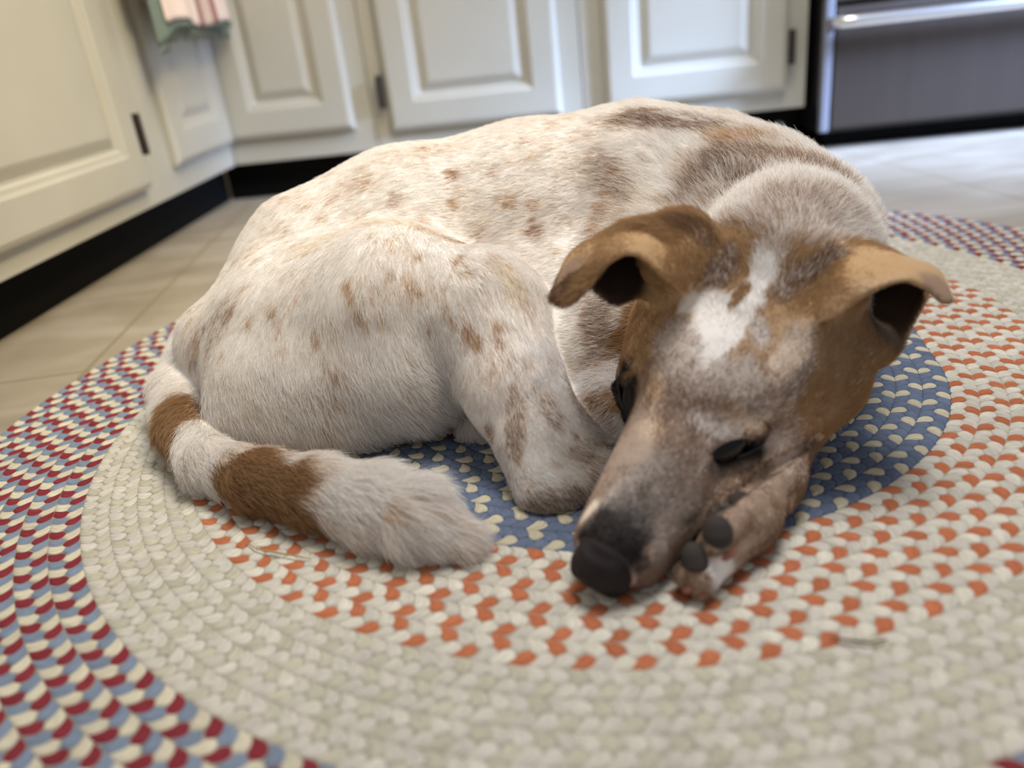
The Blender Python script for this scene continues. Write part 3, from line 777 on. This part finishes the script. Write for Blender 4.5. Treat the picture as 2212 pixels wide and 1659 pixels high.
def prep(lst, zone):
    out = []
    for (x, y, x2, y2, rat, col, pr, soft) in lst:
        p, n = hit(x, y)
        if p is None: continue
        for (pe, fr, ne, up) in EYES:
            if np.linalg.norm(p - pe) < .02: n = ne; p = pe if np.linalg.norm(p - pe) < .009 else p
        t = (p - cC) @ cF
        a = at(x2, y2, t) - p; a -= n * (a @ n); L1 = np.hypot(x2 - x, y2 - y) / FPX * t
        a /= max(np.linalg.norm(a), 1e-9)
        out.append((p, n, a, L1, rat, np.array(col), pr, soft, zone))
    return out
HC = hp(.06, 0, 0)
def zone_of(P, Nn):
    """1 = head (with ears), 0 = rest"""
    d = (P - SK) @ HF.T
    inh = (np.abs(d[:, 1]) < .16) & (d[:, 0] > -.055) & (d[:, 2] > -.075)
    return inh
allp = prep(PATCH, 0) + prep([(x, y, x + r * .25, y + r * 1.15, .75, (TAN if (i % 3) else srgb(176, 138, 108)), s_, .55) for i, (x, y, r, s_) in enumerate(FRECK)], 0) + prep(HEADP, 1) + prep(PAWP, 2) + prep(INEAR, 3)
def hash_noise(P, sc, seed):
    q = P * sc; i = np.floor(q).astype(np.int64); f = q - i; f = f * f * (3 - 2 * f)
    def h(ix, iy, iz):
        v = (ix * 374761393 + iy * 668265263 + iz * 2147483647 + seed * 1274126177) & 0xffffffff
        v = ((v ^ (v >> 13)) * 1274126177) & 0xffffffff
        return ((v ^ (v >> 16)) & 0xffff) / 65535.0
    r = 0
    for dx in (0, 1):
        for dy in (0, 1):
            for dz in (0, 1):
                w = (f[:, 0] if dx else 1 - f[:, 0]) * (f[:, 1] if dy else 1 - f[:, 1]) * (f[:, 2] if dz else 1 - f[:, 2])
                r = r + w * h(i[:, 0] + dx, i[:, 1] + dy, i[:, 2] + dz)
    return r
EARB = []
for B, sgn in zip(EARS, (1, 1)):
    nu, nv = B.shape[:2]; Vv = [Vector(p) for p in B.reshape(-1, 3)]
    T = [(i * nv + j, (i + 1) * nv + j, (i + 1) * nv + j + 1, i * nv + j + 1) for i in range(nu - 1) for j in range(nv - 1)]
    bt = BVHTree.FromPolygons(Vv, T)
    # orient by the ridge of the ear, whose outside faces up
    i, j = int(nu * .55), int(nv * .42)
    up_ = bt.find_nearest(B[i, j])[1]
    EARB.append((bt, 1.0 if up_[2] > 0 else -1.0, B.reshape(-1, 3).min(0) - .012, B.reshape(-1, 3).max(0) + .012, B[6].mean(0), B))
def ear_weight(P, Nn):
    we = np.zeros(len(P)); inner = np.zeros(len(P))
    for bt, sg, lo, hi, base_c, B in EARB:
        m = np.where(((P > lo) & (P < hi)).all(1))[0]
        for i in m:
            r = bt.find_nearest(P[i], .012)
            if r[3] is None: continue
            w = min(max((.0075 - r[3]) / .003, 0), 1)
            we[i] = max(we[i], w)
            a = -(Nn[i] @ np.array(r[1])) * sg
            inner[i] = min(max(a * 2.0 + .2, 0), 1) * w
    return we, inner
def coat(P, Nn):
    """per point: base colour, marking colour, chance of marking"""
    n = len(P)
    base = np.tile(np.array(WHITE), (n, 1)); mark = np.tile(np.array(TAN), (n, 1))
    nz1 = hash_noise(P, 90, 1); nz2 = hash_noise(P, 240, 2); nz3 = hash_noise(P, 35, 3)
    pr = .06 + .50 * np.clip(nz1 * .6 + nz3 * .6 - .52, 0, 1) * (nz2 + .4)
    inh = zone_of(P, Nn)
    def apply(lst):
        for (c, nn, a, L1, rat, col, s, soft, zone) in lst:
            d = P - c
            m = (np.abs(d).max(1) < L1 * 2.4 + .01)
            if zone == 1: m &= inh
            if zone == 3: m &= inh
            if not m.any(): continue
            dm = d[m]; al = dm @ a; n2 = dm @ nn; pe = np.sqrt(np.maximum((dm ** 2).sum(1) - al ** 2 - n2 ** 2 * .6, 0))
            ee = np.sqrt((al / L1) ** 2 + (pe / (L1 * rat)) ** 2) + (nz1[m] - .5) * .35 + (nz2[m] - .5) * .35
            w = np.clip((1 + soft - ee) / (2 * soft), 0, 1); w = w * w * (3 - 2 * w)
            if zone in (1, 2, 3):
                facing = np.clip((Nn[m] @ nn) * 2 + 1.1, 0, 1)
                w = w * facing
            if zone == 0: w = w * np.clip((Nn[m] @ nn) * 2 + 1, 0, 1)
            pr[m] = pr[m] * (1 - w) + s * w
            mark[m] = mark[m] * (1 - w[:, None]) + col * w[:, None]
            if zone == 3: base[m] = base[m] * (1 - w[:, None]) + col * w[:, None]
    apply([q for q in allp if q[8] == 0])
    rh = (P - SK) @ HF.T
    sm = lambda x: np.clip(x, 0, 1) ** 2 * (3 - 2 * np.clip(x, 0, 1))
    wob = (nz1 - .5) * .012 + (nz2 - .5) * .012
    wh = sm((rh[:, 0] + .040 + wob) / .016) * sm((rh[:, 2] + .066) / .012) * sm((.098 - np.abs(rh[:, 1])) / .01) * sm((HLEN + .04 - rh[:, 0]) / .01)
    wh = np.where((P[:, 2] < RUGZ + .040) & (rh[:, 1] < 0), wh * sm((.040 - np.abs(rh[:, 1])) / .006), wh)
    def segd(a, b):
        ab = b - a; t = np.clip(((P - a) @ ab) / (ab @ ab), 0, 1); return np.linalg.norm(P - a - t[:, None] * ab, axis=1)
    dl = np.minimum(segd(at(1080, 760, .63), at(1188, 1048, .572)) - .050, segd(at(1188, 1048, .572), at(1330, 1040, .575)) - .030)
    wh = wh * sm(dl / .004)
    wp = sm((rh[:, 1] - .030) / .008) * sm((RUGZ + .050 - P[:, 2]) / .01) * sm((rh[:, 0] - .03) / .02) * sm((.25 - rh[:, 0]) / .02)
    wm = wh * sm((rh[:, 0] - .058) / .03)
    hcol = np.array(HTAN) * (1 - sm((rh[:, 0] - .058) / .03))[:, None] + np.array(HROAN) * sm((rh[:, 0] - .058) / .03)[:, None]
    pr = pr * (1 - wh) + wh * .9; mark = mark * (1 - wh[:, None]) + hcol * wh[:, None]
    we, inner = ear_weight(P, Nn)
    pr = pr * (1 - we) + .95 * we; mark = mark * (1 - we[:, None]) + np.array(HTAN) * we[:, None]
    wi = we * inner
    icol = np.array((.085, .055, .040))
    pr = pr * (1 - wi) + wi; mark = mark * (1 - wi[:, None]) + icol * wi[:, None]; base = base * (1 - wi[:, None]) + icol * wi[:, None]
    apply([q for q in allp if q[8] in (1, 3)])
    pr = pr * (1 - wp) + .85 * wp; mark = mark * (1 - wp[:, None]) + np.array(srgb(146, 118, 94)) * wp[:, None]
    apply([q for q in allp if q[8] == 2])
    return base, mark, np.clip(pr, 0, 1)

# flow of the coat: from, towards, hair length mm, lift
G = [(1200,300,1110,312,9,.22),(1000,350,910,357,9,.22),(800,400,735,425,9,.22),(650,450,605,500,9,.22),(550,560,515,620,8,.2),(1000,430,920,432,9,.2),(1200,450,1110,455,9,.2),
 (1250,600,1180,592,9,.2),(1280,700,1210,700,10,.25),(1350,330,1290,320,11,.3),(1450,330,1410,280,13,.35),(1400,430,1360,400,13,.35),(1420,480,1370,470,13,.35),(1500,260,1430,250,11,.3),
 (1520,420,1480,370,15,.5),(1560,470,1520,420,16,.55),(1600,400,1575,330,16,.55),(1640,480,1620,410,16,.6),(1700,460,1700,390,17,.6),(1700,380,1700,320,17,.6),(1780,400,1800,340,17,.6),
 (1780,470,1820,420,16,.6),(1840,450,1890,410,15,.55),(1850,510,1910,490,14,.5),(1640,560,1630,500,10,.5),(1740,540,1770,490,12,.5),(1570,300,1540,265,14,.4),(1640,320,1620,280,15,.5),
 (700,560,690,620,10,.3),(900,560,905,620,10,.3),(600,650,590,720,10,.28),(500,640,470,710,9,.25),(1040,560,1075,610,10,.3),(800,720,812,790,11,.3),(650,760,655,830,11,.3),(950,700,975,765,10,.3),
 (750,850,780,905,15,.35),(900,850,940,890,15,.35),(600,850,630,910,14,.35),(700,930,715,975,19,.45),(850,915,875,960,20,.45),(600,930,620,970,18,.45),(940,880,975,915,18,.45),(520,880,540,930,12,.4),
 (450,720,420,790,9,.25),(420,790,400,850,12,.28),(1120,800,1135,870,8,.25),(1110,700,1120,760,9,.25),(1150,930,1165,1000,8,.28),(1190,1060,1240,1095,8,.35),(1250,1020,1300,1050,8,.35),(1200,900,1225,960,8,.25),
 (1300,870,1250,910,10,.3),(1300,930,1255,960,9,.3),(1270,760,1205,775,10,.3),(1040,930,1020,950,5,.3),
 (375,830,362,890,16,.33),(385,930,410,990,17,.33),(440,1000,510,1035,17,.33),(560,1040,640,1058,18,.35),(700,1065,780,1090,20,.38),(800,1090,870,1120,24,.42),(880,1120,950,1155,27,.45),(960,1155,1020,1185,28,.4),(840,1140,900,1180,22,.5),(860,1060,930,1090,25,.5),
 (1400,1080,1430,1030,4.2,.3),(1480,930,1500,870,4.5,.3),(1560,760,1580,700,3.5,.25),(1620,640,1635,580,5,.35),(1450,700,1425,650,3.5,.25),(1360,760,1345,700,3.5,.3),(1750,850,1800,800,5,.3),(1830,800,1870,750,7,.4),
 (1680,920,1730,870,4,.25),(1700,740,1730,680,3.5,.25),(1350,1110,1375,1065,3.2,.3),(1480,1110,1530,1070,4.5,.3),(1540,1040,1590,1000,4.5,.3),(1420,1230,1460,1180,4,.3),(1350,980,1345,920,2.5,.25),
 (1330,1040,1345,980,3,.3),(1520,560,1510,500,4,.3),
 (1400,520,1340,530,3,.22),(1240,580,1220,630,2.2,.2),(1870,570,1930,575,3,.2),(1990,590,2030,615,2.2,.2),(1380,600,1340,600,3,.3),(1950,690,1960,650,3,.3),
 (1680,1020,1640,1090,3.5,.25),(1600,1160,1560,1220,3.2,.25),(1630,1130,1590,1190,3.5,.25)]
gp, gn, gd, gl, gf = [], [], [], [], []
for (x, y, x2, y2, ln, lf) in G:
    p, n = hit(x, y)
    if p is None: continue
    t = (p - cC) @ cF
    d = at(x2, y2, t) - p; d -= n * (d @ n)
    if np.linalg.norm(d) < 1e-6: continue
    gp.append(p); gn.append(n); gd.append(d / np.linalg.norm(d)); gl.append(ln * .001); gf.append(lf)
gp, gn, gd, gl, gf = map(np.array, (gp, gn, gd, gl, gf))
def flow(P, Nn):
    dirs = np.zeros_like(P); ln = np.zeros(len(P)); lf = np.zeros(len(P))
    for s0 in range(0, len(P), 20000):
        sl = slice(s0, s0 + 20000)
        d2 = ((P[sl][:, None] - gp[None]) ** 2).sum(-1)
        w = (.15 + np.clip(Nn[sl] @ gn.T, 0, 1)) ** 2 / (d2 + 1e-5) ** 2
        w /= w.sum(1, keepdims=True)
        dirs[sl] = w @ gd; ln[sl] = w @ gl; lf[sl] = w @ gf
    dirs -= Nn * (dirs * Nn).sum(1, keepdims=True)
    dirs /= np.maximum(np.linalg.norm(dirs, axis=1, keepdims=True), 1e-6)
    return dirs, ln, lf

# vertex normals of the body
def vnormals(V, Q):
    n = np.cross(V[Q[:, 2]] - V[Q[:, 0]], V[Q[:, 3]] - V[Q[:, 1]])
    out = np.zeros_like(V)
    for c in range(3):
        for k in range(4): out[:, c] += np.bincount(Q[:, k], n[:, c], len(V))
    return out / np.maximum(np.linalg.norm(out, axis=1, keepdims=True), 1e-12)
BN = vnormals(BV, BQ)
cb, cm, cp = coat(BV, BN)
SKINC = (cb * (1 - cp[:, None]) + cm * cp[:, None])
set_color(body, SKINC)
_vc = N(m_skin, 'ShaderNodeVertexColor'); _vc.layer_name = 'Col'
L(m_skin, _vc.outputs[0], bsdf(m_skin).inputs['Base Color'])

m_fur = newmat('fur_strands', .62, spec=.28)
_at = N(m_fur, 'ShaderNodeAttribute'); _at.attribute_name = 'haircol'
L(m_fur, _at.outputs[0], bsdf(m_fur).inputs['Base Color'])
_tr = N(m_fur, 'ShaderNodeBsdfTranslucent'); L(m_fur, _at.outputs[0], _tr.inputs[0])
_ms = N(m_fur, 'ShaderNodeMixShader'); _ms.inputs[0].default_value = .30
L(m_fur, bsdf(m_fur).outputs[0], _ms.inputs[1]); L(m_fur, _tr.outputs[0], _ms.inputs[2])
L(m_fur, _ms.outputs[0], [n for n in m_fur.node_tree.nodes if n.type == 'OUTPUT_MATERIAL'][0].inputs[0])

def make_hair(name, P, Nn, seg, mat, width, lenmul=1.0, jitter=.22, parent=dog):
    n = len(P)
    d, ln, lf = flow(P, Nn)
    cl = hash_noise(P, 160, 5)[:, None] - .5; cl2 = hash_noise(P, 160, 6)[:, None] - .5; cl3 = hash_noise(P, 160, 8)[:, None] - .5
    side = np.cross(Nn, d)
    j = rng.normal(size=(n, 1)) * jitter + cl * .55
    d = d + side * j; d /= np.linalg.norm(d, axis=1, keepdims=True)
    ln = ln * lenmul * (.72 + .5 * rng.random(n))
    lf = np.clip(lf * (1 + rng.normal(size=n) * .25) + cl2[:, 0] * .15, .06, 1.2)
    pts = np.zeros((n, seg, 3)); cur = P - Nn * .0006; pts[:, 0] = cur
    for k in range(1, seg):
        u = (k - .5) / (seg - 1)
        dd = d + Nn * (lf * (1.35 - 1.1 * u))[:, None] + side * (cl3 * .25 * u)
        dd[:, 2] -= .10 * u * (ln / .012)
        dd /= np.linalg.norm(dd, axis=1, keepdims=True)
        cur = cur + dd * (ln / (seg - 1))[:, None]
        cur[:, 2] = np.maximum(cur[:, 2], RUGZ + .0006)
        pts[:, k] = cur
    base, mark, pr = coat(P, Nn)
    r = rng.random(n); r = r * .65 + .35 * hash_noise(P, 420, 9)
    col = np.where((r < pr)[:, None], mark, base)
    hard = np.clip((pr - .85) * 6, 0, 1)[:, None]
    col = col * (1 - hard) + mark * hard
    lo_ = np.clip(.12 + pr, 0, 1)[:, None]
    col = col * (1 - .22 * lo_) + mark * .22 * lo_
    col = col * (1 + rng.normal(size=(n, 1)) * .08 + (hash_noise(P, 120, 4)[:, None] - .5) * .10)
    col = np.clip(col, .002, .93)
    hc = bpy.data.hair_curves.new(name)
    hc.add_curves([seg] * n)
    hc.position_data.foreach_set('vector', (pts - DO).astype(np.float32).ravel())
    tp = np.linspace(1, .25, seg) ** .8
    rad = (width * (.8 + .4 * rng.random(n)))[:, None] * tp[None]
    a = hc.attributes.get('radius') or hc.attributes.new('radius', 'FLOAT', 'POINT')
    a.data.foreach_set('value', rad.astype(np.float32).ravel())
    a = hc.attributes.new('haircol', 'FLOAT_COLOR', 'CURVE')
    c4 = np.ones((n, 4), np.float32); c4[:, :3] = col
    a.data.foreach_set('color', c4.ravel())
    hc.materials.append(mat)
    o = bpy.data.objects.new(name, hc); COL.objects.link(o); o.parent = parent
    o['kind'] = 'stuff'
    return o
# random roots over the skin
area_ = .5 * np.linalg.norm(np.cross(BV[BQ[:, 2]] - BV[BQ[:, 0]], BV[BQ[:, 3]] - BV[BQ[:, 1]]), axis=1)
qc = BV[BQ].mean(1); qn = BN[BQ].mean(1); qn /= np.linalg.norm(qn, axis=1, keepdims=True)
vw = cC - qc; dist = np.linalg.norm(vw, axis=1); face = (qn * vw).sum(1) / dist
wgt = area_ * np.where(qc[:, 2] < RUGZ + .001, 0, 1) * np.where(face > -.25, 1.0, .25) / (dist / .7)
_rel = (qc - SK) @ HF.T
headish = (_rel[:, 0] > -.04) & (np.abs(_rel[:, 1]) < .12) & (_rel[:, 2] > -.07)
wgt = wgt * np.where(headish, 3.0, 1.0)
def keep(P):
    k = np.ones(len(P), bool)
    rel = (P - NOSE)
    r2 = (P - SK) @ HF.T
    k &= ~(((r2[:, 0] - HLEN - .007) / .0160) ** 2 + (r2[:, 1] / .0200) ** 2 + ((r2[:, 2] + .001) / .0188) ** 2 < 1)
    for (p, fr, nn_, up) in EYES:
        d = P - p; k &= ~(((d @ fr[0]) / .0195) ** 2 + ((d @ up) / .0074) ** 2 + ((d @ nn_) / .012) ** 2 < 1)
    for p, r in PADS: k &= np.linalg.norm(P - p, axis=1) > r
    return k
def roots(n):
    c = np.cumsum(wgt); c /= c[-1]
    i = np.searchsorted(c, rng.random(n)); q = BQ[i]
    u, v = rng.random((2, n, 1))
    P = (BV[q[:, 0]] * (1 - u) + BV[q[:, 1]] * u) * (1 - v) + (BV[q[:, 3]] * (1 - u) + BV[q[:, 2]] * u) * v
    Nn = (BN[q[:, 0]] * (1 - u) + BN[q[:, 1]] * u) * (1 - v) + (BN[q[:, 3]] * (1 - u) + BN[q[:, 2]] * u) * v
    Nn /= np.linalg.norm(Nn, axis=1, keepdims=True)
    k = keep(P); return P[k], Nn[k]
if FUR:
    P, Nn = roots(NHAIR)
    make_hair('fur', P, Nn, 5, m_fur, .00013)
tag(dog, 'white and tan speckled dog curled up asleep on the braided rug, head on its paw', 'dog')
